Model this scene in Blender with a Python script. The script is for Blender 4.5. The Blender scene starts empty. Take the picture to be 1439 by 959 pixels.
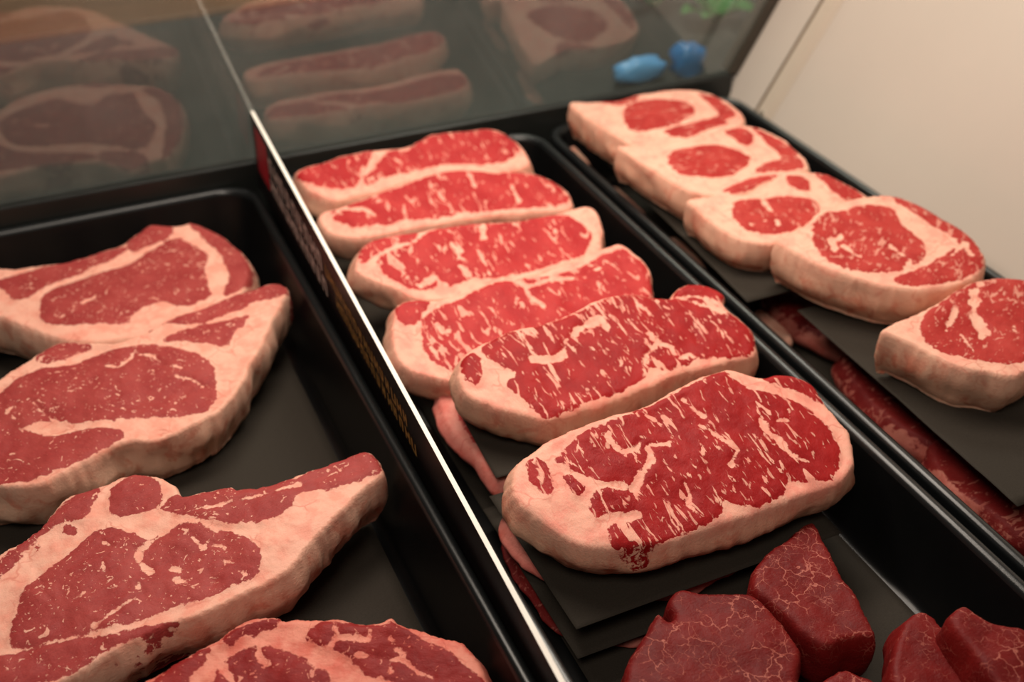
import bpy, math, random
import numpy as np
from mathutils import Vector, Matrix
from mathutils.geometry import delaunay_2d_cdt, tessellate_polygon

# ------------------------------------------------------------------ camera, world, lamps, exposure
SC = bpy.context.scene
COL = SC.collection
FPX, CX, CY = 1650.0, 719.5, 479.5          # focal length in pixels of the 1439 x 959 frame
PITCH = math.atan(1147 / FPX)
YAW = math.atan(890 / math.hypot(FPX, 1147))
CAM = np.array([0.0, 0.0, 0.5])             # tray rims lie at z = 0
FW = np.array([math.sin(YAW) * math.cos(PITCH), math.cos(YAW) * math.cos(PITCH), -math.sin(PITCH)])
RT = np.array([math.cos(YAW), -math.sin(YAW), 0.0])
UP = np.cross(RT, FW)

cd = bpy.data.cameras.new('camera')
cam = bpy.data.objects.new('camera', cd)
COL.objects.link(cam)
cd.sensor_width = 36.0
cd.lens = FPX / 1439 * 36.0
cd.clip_start = 0.02
m = Matrix.Identity(4)
for i in range(3):
    m[i][0], m[i][1], m[i][2], m[i][3] = RT[i], UP[i], -FW[i], CAM[i]
cam.matrix_world = m
cd.dof.use_dof = True
cd.dof.focus_distance = 0.70
cd.dof.aperture_fstop = 5.0
SC.camera = cam

W = bpy.data.worlds.new('shop_air')
SC.world = W
W.use_nodes = True
W.node_tree.nodes['Background'].inputs[0].default_value = (1.0, 0.8, 0.62, 1)
W.node_tree.nodes['Background'].inputs[1].default_value = 0.03


def area(name, loc, target, sx, sy, power, color):
    l = bpy.data.lights.new(name, 'AREA')
    l.shape = 'RECTANGLE'
    l.size, l.size_y = sx, sy
    l.energy = power
    l.color = color
    o = bpy.data.objects.new(name, l)
    COL.objects.link(o)
    o.location = loc
    o.rotation_euler = (Vector(target) - Vector(loc)).to_track_quat('-Z', 'Y').to_euler()
    return o


area('case_lamp', (0.34, 0.75, 0.55), (0.34, 0.73, 0.0), 0.62, 0.16, 5.0, (1.0, 0.87, 0.74))
area('front_fill_lamp', (-0.35, -0.25, 1.45), (0.35, 0.75, 0.0), 0.5, 0.5, 9.5, (1.0, 0.88, 0.76))  # added unseen fill, brightens the front faces of the meat
area('ledge_fill_lamp', (0.9, 1.9, 1.4), (0.8, 1.25, 0), 0.4, 0.4, 13.0, (1.0, 0.93, 0.82))  # added unseen fill for the ledge and packets beyond the glass

SC.view_settings.view_transform = 'Standard'
SC.view_settings.look = 'None'
SC.view_settings.gamma = 1.0
SC.view_settings.use_curve_mapping = False
SC.view_settings.exposure = 0.0


# ------------------------------------------------------------------ small maths
def ray(x, y):
    d = FW * FPX + RT * (x - CX) - UP * (y - CY)
    return d / np.linalg.norm(d)


def at(x, y, z=0.0):
    d = ray(x, y)
    return CAM + d * (z - CAM[2]) / d[2]


def atx(x, y, X):
    d = ray(x, y)
    return CAM + d * (X - CAM[0]) / d[0]


def T(x0, y0, s, pts):
    """points read off an enlarged crop (origin x0, y0, scale s) -> photograph pixels"""
    return [(x0 + px / s, y0 + py / s) for px, py in pts]


def unit(v):
    v = np.asarray(v, float)
    return v / np.linalg.norm(v)


def _hash(ix, iy, iz, seed):
    n = (ix * 374761393 + iy * 668265263 + iz * 2147483647 + seed * 1274126177) & 0xFFFFFFFF
    n = ((n ^ (n >> 13)) * 1274126177) & 0xFFFFFFFF
    n = ((n ^ (n >> 16)) * 2246822519) & 0xFFFFFFFF
    return ((n ^ (n >> 15)) & 0xFFFFFF) / float(0xFFFFFF)


def vnoise(P, scale, seed=0):
    """value noise in [-1, 1] for an (n, 3) array"""
    Q = np.asarray(P, float) * scale + 1000.0
    I = np.floor(Q).astype(np.int64)
    f = Q - I
    f = f * f * (3 - 2 * f)
    out = 0
    for dx in (0, 1):
        for dy in (0, 1):
            for dz in (0, 1):
                w = (f[:, 0] if dx else 1 - f[:, 0]) * (f[:, 1] if dy else 1 - f[:, 1]) * (f[:, 2] if dz else 1 - f[:, 2])
                out = out + w * _hash(I[:, 0] + dx, I[:, 1] + dy, I[:, 2] + dz, seed)
    return out * 2 - 1


def smooth_closed(pts, ds):
    P = np.asarray(pts, float)
    n = len(P)
    out = []
    for i in range(n):
        p0, p1, p2, p3 = P[i - 1], P[i], P[(i + 1) % n], P[(i + 2) % n]
        for t in np.linspace(0, 1, 8, endpoint=False):
            out.append(0.5 * (2 * p1 + (p2 - p0) * t + (2 * p0 - 5 * p1 + 4 * p2 - p3) * t * t + (3 * p1 - p0 - 3 * p2 + p3) * t ** 3))
    Q = np.array(out)
    Q2 = np.vstack([Q, Q[:1]])
    L = np.concatenate([[0], np.cumsum(np.linalg.norm(np.diff(Q2, axis=0), axis=1))])
    k = max(8, int(L[-1] / ds))
    s = np.linspace(0, L[-1], k, endpoint=False)
    return np.stack([np.interp(s, L, Q2[:, 0]), np.interp(s, L, Q2[:, 1])], 1)


def seg_dist(P, A, B):
    out = np.full(len(P), 1e9)
    for a, b in zip(A, B):
        ab = b - a
        t = np.clip(((P - a) @ ab) / max(ab @ ab, 1e-18), 0, 1)
        d = P - a - t[:, None] * ab
        out = np.minimum(out, np.einsum('ij,ij->i', d, d))
    return np.sqrt(out)


def inside(P, poly):
    x, y = P[:, 0], P[:, 1]
    r = np.zeros(len(P), bool)
    for a, b in zip(poly, np.roll(poly, -1, 0)):
        c = (a[1] > y) != (b[1] > y)
        if c.any():
            xi = a[0] + (y - a[1]) * (b[0] - a[0]) / (b[1] - a[1] if b[1] != a[1] else 1e-12)
            r ^= c & (x < xi)
    return r


def sdf(P, poly):
    d = seg_dist(P, poly, np.roll(poly, -1, 0))
    return np.where(inside(P, poly), d, -d)


# ------------------------------------------------------------------ scene helpers
def tag(o, label=None, cat=None, group=None, kind=None):
    if label: o['label'] = label
    if cat: o['category'] = cat
    if group: o['group'] = group
    if kind: o['kind'] = kind
    return o


def empty(name, matrix=None, loc=None):
    o = bpy.data.objects.new(name, None)
    COL.objects.link(o)
    o.empty_display_size = 0.02
    if matrix is not None: o.matrix_world = matrix
    if loc is not None: o.location = loc
    return o


def mesh_obj(name, verts, faces, mat, parent=None, smooth=True):
    me = bpy.data.meshes.new(name)
    me.from_pydata([tuple(v) for v in verts], [], [tuple(f) for f in faces])
    me.validate()
    if smooth:
        me.polygons.foreach_set('use_smooth', [True] * len(me.polygons))
    me.materials.append(mat)
    o = bpy.data.objects.new(name, me)
    COL.objects.link(o)
    if parent is not None: o.parent = parent
    return o


def bevel(o, w, seg=2):
    b = o.modifiers.new('bevel', 'BEVEL')
    b.width, b.segments, b.limit_method = w, seg, 'ANGLE'
    return o


BOXF = [(0, 3, 2, 1), (4, 5, 6, 7), (0, 1, 5, 4), (1, 2, 6, 5), (2, 3, 7, 6), (3, 0, 4, 7)]


def hexa(name, c8, mat, parent=None, bv=0.0):
    o = mesh_obj(name, c8, BOXF, mat, parent, smooth=False)
    if bv: bevel(o, bv)
    return o


def box(name, x0, x1, y0, y1, z0, z1, mat, parent=None, bv=0.0):
    return hexa(name, [(x0, y0, z0), (x1, y0, z0), (x1, y1, z0), (x0, y1, z0), (x0, y0, z1), (x1, y0, z1), (x1, y1, z1), (x0, y1, z1)], mat, parent, bv)


# ------------------------------------------------------------------ materials
class NT:
    def __init__(self, name):
        self.m = bpy.data.materials.new(name)
        self.m.use_nodes = True
        self.t = self.m.node_tree
        self.b = self.t.nodes['Principled BSDF']
        self.out = self.t.nodes['Material Output']

    def n(self, kind, **kw):
        o = self.t.nodes.new(kind)
        for k, v in kw.items(): setattr(o, k, v)
        return o

    def link(self, a, b): self.t.links.new(a, b)

    def put(self, sock, v):
        if hasattr(v, 'is_output'): self.link(v, sock)
        else: sock.default_value = v

    def math(self, op, a, b=None, c=None, clamp=False):
        o = self.n('ShaderNodeMath', operation=op, use_clamp=clamp)
        for s, v in zip(o.inputs, (a, b, c)):
            if v is not None: self.put(s, v)
        return o.outputs[0]

    def step(self, v, lo, hi):
        o = self.n('ShaderNodeMapRange', interpolation_type='SMOOTHSTEP')
        self.put(o.inputs['Value'], v)
        self.put(o.inputs['From Min'], lo)
        self.put(o.inputs['From Max'], hi)
        return o.outputs['Result']

    def noise(self, vec, scale, detail=2.0, rough=0.5, dist=0.0):
        o = self.n('ShaderNodeTexNoise')
        self.link(vec, o.inputs['Vector'])
        o.inputs['Scale'].default_value = scale
        o.inputs['Detail'].default_value = detail
        o.inputs['Roughness'].default_value = rough
        o.inputs['Distortion'].default_value = dist
        return o.outputs['Fac']

    def scale(self, vec, s):
        o = self.n('ShaderNodeVectorMath', operation='MULTIPLY')
        self.link(vec, o.inputs[0])
        o.inputs[1].default_value = s
        return o.outputs[0]

    def mix(self, f, a, b):
        o = self.n('ShaderNodeMix', data_type='RGBA')
        self.put(o.inputs['Factor'], f)
        for s, v in ((o.inputs[6], a), (o.inputs[7], b)):
            if hasattr(v, 'is_output'): self.link(v, s)
            else: s.default_value = (*v, 1)
        return o.outputs[2]

    def attr(self, name, vec=False):
        o = self.n('ShaderNodeAttribute', attribute_name=name)
        return o.outputs['Vector' if vec else 'Fac']

    def bump(self, h, strength, dist):
        o = self.n('ShaderNodeBump')
        self.link(h, o.inputs['Height'])
        o.inputs['Strength'].default_value = strength
        o.inputs['Distance'].default_value = dist
        self.link(o.outputs[0], self.b.inputs['Normal'])


def simple(name, col, rough=0.5, spec=0.5, metal=0.0, nscale=None, namp=0.15, bump=None):
    N = NT(name)
    N.b.inputs['Roughness'].default_value = rough
    N.b.inputs['Specular IOR Level'].default_value = spec
    N.b.inputs['Metallic'].default_value = metal
    tc = N.n('ShaderNodeTexCoord').outputs['Object']
    f = N.noise(tc, nscale or 40.0, 4.0, 0.6)
    N.link(N.mix(f, tuple(c * (1 - namp) for c in col), tuple(min(1, c * (1 + namp)) for c in col)), N.b.inputs['Base Color'])
    if bump:
        N.bump(N.noise(tc, bump[0], 4.0, 0.6), bump[1], bump[2])
    return N.m


def meat(name, lean, lean2, fat, fat2, side, streak=0.0, sx=90, sy=330, th=0.60, fleck=0.0, fsc=420, vein=0.0, vsc=55, vw=0.035, edge=0.004):
    """raw beef: lean inside the muscles (attribute d > 0), fat outside, marbling along the grain (attribute tc)"""
    N = NT(name)
    tc = N.attr('tc', True)
    d = N.attr('d')
    sd = N.attr('side')
    e1 = N.math('MULTIPLY', N.math('SUBTRACT', N.noise(tc, 170, 4.0, 0.62), 0.5), edge * 2)
    e2 = N.math('MULTIPLY', N.math('SUBTRACT', N.noise(tc, 55, 2.0, 0.5), 0.5), edge * 1.6)
    dd = N.math('ADD', d, N.math('ADD', e1, e2))
    fatm = N.math('SUBTRACT', 1.0, N.step(dd, -0.0003, 0.0006))
    dens = N.noise(tc, 22, 2.0, 0.5)
    if streak:
        v = N.scale(tc, (sx, sy, sy))
        n1 = N.noise(v, 1.0, 3.0, 0.55, 0.9)
        n1 = N.math('ADD', n1, N.math('MULTIPLY', N.math('SUBTRACT', dens, 0.5), 0.30))
        fatm = N.math('MAXIMUM', fatm, N.math('MULTIPLY', N.step(n1, th, th + 0.035), streak))
        v2 = N.scale(tc, (sx * 2.3, sy * 1.9, sy * 1.9))
        n2 = N.noise(v2, 1.0, 2.0, 0.5, 0.5)
        fatm = N.math('MAXIMUM', fatm, N.math('MULTIPLY', N.step(n2, th + 0.05, th + 0.10), streak * 0.75))
    if fleck:
        n3 = N.noise(tc, fsc, 2.0, 0.5, 0.3)
        n3 = N.math('ADD', n3, N.math('MULTIPLY', N.math('SUBTRACT', dens, 0.5), 0.2))
        fatm = N.math('MAXIMUM', fatm, N.math('MULTIPLY', N.step(n3, 0.67, 0.72), fleck))
        n4 = N.noise(tc, fsc * 0.30, 3.0, 0.6, 1.6)
        fatm = N.math('MAXIMUM', fatm, N.math('MULTIPLY', N.step(n4, 0.635, 0.66), fleck))
    if vein:
        for k, (sc, ww, g0) in enumerate(((vsc, vw, 0.47), (vsc * 2.3, vw * 1.1, 0.49))):
            wv = N.n('ShaderNodeTexNoise')
            N.link(tc, wv.inputs['Vector'])
            wv.inputs['Scale'].default_value = sc * 1.6
            wv.inputs['Detail'].default_value = 3.0
            off = N.n('ShaderNodeVectorMath', operation='MULTIPLY_ADD')
            N.link(wv.outputs['Color'], off.inputs[0])
            off.inputs[1].default_value = (0.75 / sc,) * 3
            N.link(tc, off.inputs[2])
            vo = N.n('ShaderNodeTexVoronoi', feature='DISTANCE_TO_EDGE')
            N.link(off.outputs[0], vo.inputs['Vector'])
            vo.inputs['Scale'].default_value = sc
            gate = N.step(N.noise(tc, sc * 0.55 + 7 * k, 2.0, 0.5), g0 - 0.07, g0 + 0.09)
            wid = N.math('MULTIPLY', gate, ww)
            line = N.math('SUBTRACT', 1.0, N.step(vo.outputs['Distance'], N.math('MULTIPLY', wid, 0.3), N.math('ADD', wid, 0.004)))
            fatm = N.math('MAXIMUM', fatm, N.math('MULTIPLY', N.math('MULTIPLY', line, gate), vein * (1.0, 0.7)[k]))
    fib = N.noise(N.scale(tc, (260, 900, 900)), 1.0, 3.0, 0.6)
    mott = N.noise(tc, 48, 3.0, 0.55)
    lc = N.mix(N.step(mott, 0.35, 0.68), lean, lean2)
    lc = N.mix(N.math('MULTIPLY', N.step(fib, 0.40, 0.75), 0.35), lc, tuple(min(1, c * 1.5 + 0.003) for c in lean))
    fc = N.mix(N.step(N.noise(tc, 70, 4.0, 0.6), 0.40, 0.66), fat, fat2)
    wob = N.n('ShaderNodeTexNoise')
    N.link(tc, wob.inputs['Vector'])
    wob.inputs['Scale'].default_value = 60.0
    wof = N.n('ShaderNodeVectorMath', operation='MULTIPLY_ADD')
    N.link(wob.outputs['Color'], wof.inputs[0])
    wof.inputs[1].default_value = (0.02,) * 3
    N.link(tc, wof.inputs[2])
    crk = N.n('ShaderNodeTexVoronoi', feature='DISTANCE_TO_EDGE')
    N.link(wof.outputs[0], crk.inputs['Vector'])
    crk.inputs['Scale'].default_value = 65.0
    cl = N.math('MULTIPLY', N.math('SUBTRACT', 1.0, N.step(crk.outputs['Distance'], 0.004, 0.06)), N.step(N.noise(tc, 38, 2.0, 0.5), 0.48, 0.62))
    fc = N.mix(N.math('MULTIPLY', cl, 0.55), fc, tuple(a * b for a, b in zip(fat2, (0.78, 0.52, 0.50))))
    fs = N.mix(N.step(N.noise(tc, 60, 4.0, 0.62, 0.6), 0.46, 0.68), side, tuple(a * b for a, b in zip(side, (0.82, 0.50, 0.45))))
    fc = N.mix(sd, fc, fs)
    colr = N.mix(fatm, lc, fc)
    N.link(colr, N.b.inputs['Base Color'])
    N.link(N.math('ADD', 0.42, N.math('MULTIPLY', N.noise(tc, 120, 3.0, 0.6), 0.22)), N.b.inputs['Roughness'])
    N.b.inputs['Specular IOR Level'].default_value = 0.16
    N.b.inputs['Subsurface Weight'].default_value = 0.08
    N.b.inputs['Subsurface Radius'].default_value = (1.0, 0.35, 0.25)
    N.b.inputs['Subsurface Scale'].default_value = 0.004
    h = N.math('ADD', N.math('MULTIPLY', N.noise(tc, 480, 3.0, 0.65), 0.7), N.math('ADD', N.math('MULTIPLY', fatm, 0.35), N.math('MULTIPLY', fib, 0.4)))
    N.bump(h, 0.55, 0.0009)
    return N.m


LEAN, LEAN2 = (0.265, 0.006, 0.007), (0.345, 0.012, 0.012)
FATC, FATP, FATS = (0.82, 0.40, 0.30), (0.80, 0.30, 0.23), (0.80, 0.44, 0.29)
M_STRIP = meat('strip_beef', LEAN, LEAN2, FATC, FATP, FATS, streak=0.95, sx=46, sy=165, th=0.585)
M_STRIPB = meat('strip_beef_pale', (0.35, 0.015, 0.017), (0.44, 0.036, 0.034), FATC, FATP, FATS, streak=0.8, sx=60, sy=150, th=0.60)
M_RIB = meat('rib_beef', (0.29, 0.036, 0.034), (0.35, 0.054, 0.048), (0.80, 0.41, 0.31), (0.76, 0.31, 0.23), (0.78, 0.48, 0.34), fleck=0.9, fsc=430)
M_EYE = meat('ribeye_beef', (0.33, 0.020, 0.017), (0.42, 0.042, 0.034), (0.80, 0.43, 0.32), (0.76, 0.33, 0.25), (0.72, 0.41, 0.28), streak=0.55, sx=90, sy=200, th=0.61)
M_FILET = meat('tenderloin_beef', (0.115, 0.004, 0.004), (0.165, 0.007, 0.006), (0.50, 0.16, 0.12), (0.42, 0.11, 0.08), (0.17, 0.009, 0.007), vein=0.7, vsc=70, vw=0.024)  # dark meat, its colour lowered further to dim the front corner
M_LOW = meat('shaded_lower_beef', (0.13, 0.008, 0.008), (0.19, 0.016, 0.014), (0.46, 0.16, 0.12), (0.38, 0.09, 0.07), (0.34, 0.09, 0.07), streak=0.7, sx=60, sy=160, th=0.60)  # beef darkened in colour for the shade beneath the upper layer
M_FLAP = meat('pink_edge_beef', (0.34, 0.030, 0.028), (0.42, 0.06, 0.05), (0.66, 0.25, 0.20), (0.60, 0.15, 0.12), (0.58, 0.16, 0.13), streak=0.7, sx=60, sy=160, th=0.58)
M_TRIM = meat('fat_trimming_beef', (0.40, 0.06, 0.05), (0.44, 0.08, 0.06), (0.78, 0.44, 0.32), (0.74, 0.32, 0.23), (0.66, 0.34, 0.24))
M_RIBD = meat('dark_rib_beef', (0.20, 0.010, 0.010), (0.27, 0.018, 0.016), (0.72, 0.26, 0.19), (0.62, 0.14, 0.10), (0.50, 0.10, 0.08), fleck=0.8, fsc=330)

M_TRAY = simple('black_tray_plastic', (0.004, 0.004, 0.0042), 0.30, 0.32, nscale=60, namp=0.3, bump=(350, 0.10, 0.0005))
M_RIM = simple('black_tray_rim', (0.006, 0.007, 0.0075), 0.32, 0.5, nscale=60, namp=0.3, bump=(300, 0.12, 0.0005))
M_PAPER = simple('black_butcher_paper', (0.033, 0.027, 0.021), 0.75, 0.12, nscale=900, namp=0.35, bump=(1400, 0.35, 0.0004))
M_WALL = simple('cream_panel', (0.52, 0.46, 0.40), 0.45, 0.4, nscale=7, namp=0.05)
M_TRIMW = simple('cream_trim', (0.50, 0.43, 0.35), 0.45, 0.4, nscale=20, namp=0.05)
M_BLACK = simple('black_gasket', (0.010, 0.011, 0.010), 0.35, 0.5)
M_BRONZE = simple('dark_bronze_frame', (0.045, 0.035, 0.025), 0.4, 0.5)
M_SEAMSHADE = simple('brown_seam_shadow', (0.17, 0.12, 0.08), 0.6, 0.3)  # shadow line beside the raised strip, given as a colour
M_DECK = simple('black_deck', (0.006, 0.006, 0.006), 0.5, 0.4)
M_LEDGE = simple('grey_ledge', (0.030, 0.034, 0.032), 0.6, 0.3)
M_CARD = simple('sign_black_print', (0.012, 0.008, 0.008), 0.32, 0.5)
M_CARDEDGE = simple('sign_white_core', (0.85, 0.80, 0.73), 0.6, 0.3)
M_RED = simple('sign_red_print', (0.42, 0.02, 0.03), 0.4, 0.4)
M_WHITE = simple('sign_white_print', (0.60, 0.52, 0.47), 0.5, 0.4)
M_GOLD = simple('sign_gold_print', (0.42, 0.24, 0.07), 0.45, 0.4)
M_STEEL = simple('steel_screw', (0.30, 0.27, 0.22), 0.35, 0.5, metal=0.8)
M_BLUE = simple('blue_plastic', (0.02, 0.20, 0.55), 0.35, 0.5)
M_SKY = simple('sky_blue_plastic', (0.14, 0.42, 0.85), 0.35, 0.5)
M_GREEN = simple('green_leaf', (0.035, 0.26, 0.045), 0.5, 0.4)


def wood_material():
    N = NT('orange_wood')
    tc = N.n('ShaderNodeTexCoord').outputs['Object']
    f = N.noise(N.scale(tc, (3, 40, 40)), 1.0, 4.0, 0.6, 0.5)
    N.link(N.mix(f, (0.13, 0.045, 0.008), (0.30, 0.12, 0.025)), N.b.inputs['Base Color'])
    N.b.inputs['Roughness'].default_value = 0.5
    return N.m


def glass_material():
    N = NT('hazy_case_glass')
    t = N.n('ShaderNodeBsdfTransparent')
    t.inputs[0].default_value = (0.93, 0.97, 0.94, 1)
    g = N.n('ShaderNodeBsdfGlossy')
    g.inputs['Roughness'].default_value = 0.03
    fr = N.n('ShaderNodeFresnel')
    fr.inputs[0].default_value = 2.3
    mx = N.n('ShaderNodeMixShader')
    front = N.math('SUBTRACT', 1.0, N.n('ShaderNodeNewGeometry').outputs['Backfacing'])
    N.link(N.math('MULTIPLY', fr.outputs[0], front), mx.inputs[0])
    N.link(t.outputs[0], mx.inputs[1])
    N.link(g.outputs[0], mx.inputs[2])
    df = N.n('ShaderNodeBsdfDiffuse')
    df.inputs[0].default_value = (0.55, 0.60, 0.56, 1)
    tc = N.n('ShaderNodeTexCoord').outputs['Object']
    haze = N.math('MULTIPLY', N.step(N.noise(tc, 9, 3.0, 0.6), 0.25, 0.75), 0.09)
    m2 = N.n('ShaderNodeMixShader')
    N.link(N.math('MULTIPLY', N.math('ADD', haze, 0.07), front), m2.inputs[0])
    N.link(mx.outputs[0], m2.inputs[1])
    N.link(df.outputs[0], m2.inputs[2])
    N.link(m2.outputs[0], N.out.inputs['Surface'])
    return N.m


M_WOOD = wood_material()
M_GLASS = glass_material()

# ------------------------------------------------------------------ the display case
GY, GZ, LEAN_A = 1.001, 0.018, math.radians(8)         # glass foot and lean towards the server


def gl(x, s, off=0.0):
    """point on the leaning glass: s metres up the pane, off metres in front of it"""
    return np.array([x, GY - s * math.sin(LEAN_A) - off * math.cos(LEAN_A), GZ + s * math.cos(LEAN_A) - off * math.sin(LEAN_A)])


tag(box('floor', -0.55, 0.70, -0.05, 1.06, -0.085, -0.0655, M_DECK), 'black deck of the meat case under the trays', None, None, 'structure')
tag(box('trim_1', -0.55, 0.6995, 0.9945, 1.0085, -0.0655, 0.0178, M_BLACK, bv=0.002), 'black ledge along the foot of the glass', None, None, 'structure')
WB = math.tan(math.radians(23))             # the end panel flares outwards


def wx(z): return 0.70 + z * WB


tag(hexa('wall_right', [(wx(-0.0655), -0.05, -0.0655), (wx(-0.0655) + 0.015, -0.05, -0.0655), (wx(-0.0655) + 0.015, 1.012, -0.0655), (wx(-0.0655), 1.012, -0.0655),
                        (wx(0.6), -0.05, 0.6), (wx(0.6) + 0.015, -0.05, 0.6), (wx(0.6) + 0.015, 1.012, 0.6), (wx(0.6), 1.012, 0.6)], M_WALL), 'cream end panel of the meat case', None, None, 'structure')
GE = 0.42


def glx(s, off, dx):
    q = gl(0.0, s, off)
    q[0] = wx(q[2]) - dx
    return q


g8 = [gl(-0.55, 0.0), glx(0.0, 0, 0.012), glx(0.0, -0.006, 0.012), gl(-0.55, 0.0, -0.006), gl(-0.55, GE), glx(GE, 0, 0.012), glx(GE, -0.006, 0.012), gl(-0.55, GE, -0.006)]
tag(hexa('window_1', g8, M_GLASS), 'hazy leaning front glass reflecting the steaks', None, None, 'structure')
f8 = [glx(s_, o_, d_) for s_ in (0.0, GE) for d_, o_ in ((0.012, 0.005), (0.0005, 0.005), (0.0005, -0.016), (0.012, -0.016))]
tag(hexa('trim_2', f8, M_BRONZE, bv=0.0015), 'dark bronze strip where the glass meets the cream panel', None, None, 'structure')


def atw(x, y):
    """pixel -> point on the flared end panel"""
    d = ray(x, y)
    nrm = np.array([1.0, 0, -WB])
    return CAM + d * ((np.array([0.70, 0, 0]) - CAM) @ nrm) / (d @ nrm)


# raised strip with a screw on the end panel, parallel to the glass
a0, a1 = atw(1066, 161), atw(1163, 0)
dirs = unit(a1 - a0)
wn = unit(np.array([-1.0, 0, WB]))
tow = np.cross(wn, dirs)
if tow[1] > 0: tow = -tow
p0, p1 = a0 - dirs * 0.002, a0 + dirs * 0.46
c8 = []
for p in (p0, p1):
    for h, w in ((0.0045, 0.0), (0.0045, 0.013), (0.0, 0.021), (0.0, 0.0)):
        c8.append(p + tow * w + wn * h)
tr = hexa('trim_3', c8, M_TRIMW, bv=0.0006)
tag(tr, 'raised cream strip with a screw on the end panel', None, None, 'structure')
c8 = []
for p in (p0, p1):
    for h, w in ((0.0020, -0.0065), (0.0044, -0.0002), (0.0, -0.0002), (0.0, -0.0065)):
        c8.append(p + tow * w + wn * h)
hexa('seam_shadow_strip', c8, M_SEAMSHADE, tr)  # added dark strip, paints the shadow along the raised strip's edge
sp = a0 + dirs * 0.006 + tow * 0.008
vs, fs = [], []
for k in range(16):
    a = k * math.tau / 16
    for h, r in ((0.0044, 0.0030), (0.0056, 0.0020)):
        vs.append(sp + wn * h + (dirs * math.cos(a) + tow * math.sin(a)) * r)
for k in range(16):
    j = (k + 1) % 16
    fs.append((2 * k, 2 * j, 2 * j + 1, 2 * k + 1))
fs.append([2 * k + 1 for k in range(16)])
mesh_obj('screw', vs, fs, M_STEEL, tr, smooth=False)

# beyond the glass
LZ = -0.02
WY = at(300, 18, LZ)[1]
tag(box('ledge_outside', -1.0, 1.9, 1.0095, WY - 0.004, -0.16, LZ, M_LEDGE, bv=0.003), 'dark ledge outside the glass', None, None, 'structure')
tag(box('wooden_ledge_outside', -1.6, 2.4, WY, WY + 1.2, -0.16, LZ + 0.004, M_WOOD, bv=0.003), 'orange wooden ledge outside the glass', None, None, 'structure')


# ------------------------------------------------------------------ trays
def rounded(x0, x1, y0, y1, r, n=8):
    out = []
    for cx, cy, a in ((x1 - r, y1 - r, 0), (x0 + r, y1 - r, 90), (x0 + r, y0 + r, 180), (x1 - r, y0 + r, 270)):
        for k in range(n + 1):
            t = math.radians(a + 90 * k / n)
            out.append((cx + r * math.cos(t), cy + r * math.sin(t)))
    return out


def tray(label, x0, x1, y0, y1, depth=0.064, rot=0.0):
    root = empty('meat_tray', loc=((x0 + x1) / 2, (y0 + y1) / 2, -depth - 0.001))
    root.rotation_euler = (0, 0, rot)
    tag(root, label, 'tray', 'black meat trays in the case')
    hx, hy = (x1 - x0) / 2, (y1 - y0) / 2

    def rings(prof, name, mat, cap):
        vs, fs = [], []
        for ins, z in prof:
            vs += [(x, y, z + depth + 0.001) for x, y in rounded(-hx + ins, hx - ins, -hy + ins, hy - ins, max(0.012, 0.034 - ins * 0.6))]
        n = len(vs) // len(prof)
        for k in range(len(prof) - 1):
            for i in range(n):
                j = (i + 1) % n
                fs.append((k * n + i, k * n + j, (k + 1) * n + j, (k + 1) * n + i))
        if cap: fs.append([(len(prof) - 1) * n + i for i in range(n)])
        o = mesh_obj(name, vs, fs, mat, root)
        return o
    rings([(0.0012, -0.014), (0.0, -0.004), (0.0006, -0.001), (0.0025, 0.0003), (0.0058, 0.0003), (0.0078, -0.001), (0.0088, -0.004)], 'rim', M_RIM, False)
    rings([(0.0088, -0.004), (0.0105, -0.012), (0.0195, -depth + 0.008), (0.0215, -depth + 0.003), (0.026, -depth), (0.03, -depth)], 'pan', M_TRAY, True)
    return root


tray('black tray on the left holding bone-in rib steaks', -0.235, 0.1765, 0.22, 0.9935)
tray('middle black tray holding strip steaks and tenderloin pieces', 0.1865, 0.4645, 0.22, 0.9935)
tray('black tray on the right by the cream panel, holding ribeyes', 0.4705, 0.6940, 0.22, 0.9935)

# ------------------------------------------------------------------ sign between the trays
A0 = atx(354, 156, 0.1850)
B0 = atx(790, 959, 0.1775)
bd = unit(A0 - B0)
B1 = B0 - bd * 0.10
H = 0.072
sroot = empty('product_sign', loc=((A0[0] + B1[0]) / 2, (A0[1] + B1[1]) / 2, -0.03))
tag(sroot, 'long narrow black sign card with white edge standing between two trays', 'sign')
sl = np.array(sroot.location)
TH = 0.0030


def sign_pt(s, h, off):
    """s: 0 far end .. 1 near end, h: metres below the top edge, off: metres out of the left face"""
    p = A0 * (1 - s) + B1 * s
    p[0] += (0.1832 - p[0]) * h / H       # the foot stands in the gap between the trays
    return p + np.array([-off, 0, -h]) - sl


def sign_box(name, s0, s1, h0, h1, o0, o1, mat, parent):
    return hexa(name, [sign_pt(s0, h1, o0), sign_pt(s0, h1, o1), sign_pt(s1, h1, o1), sign_pt(s1, h1, o0), sign_pt(s0, h0, o0), sign_pt(s0, h0, o1), sign_pt(s1, h0, o1), sign_pt(s1, h0, o0)], mat, parent)


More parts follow.
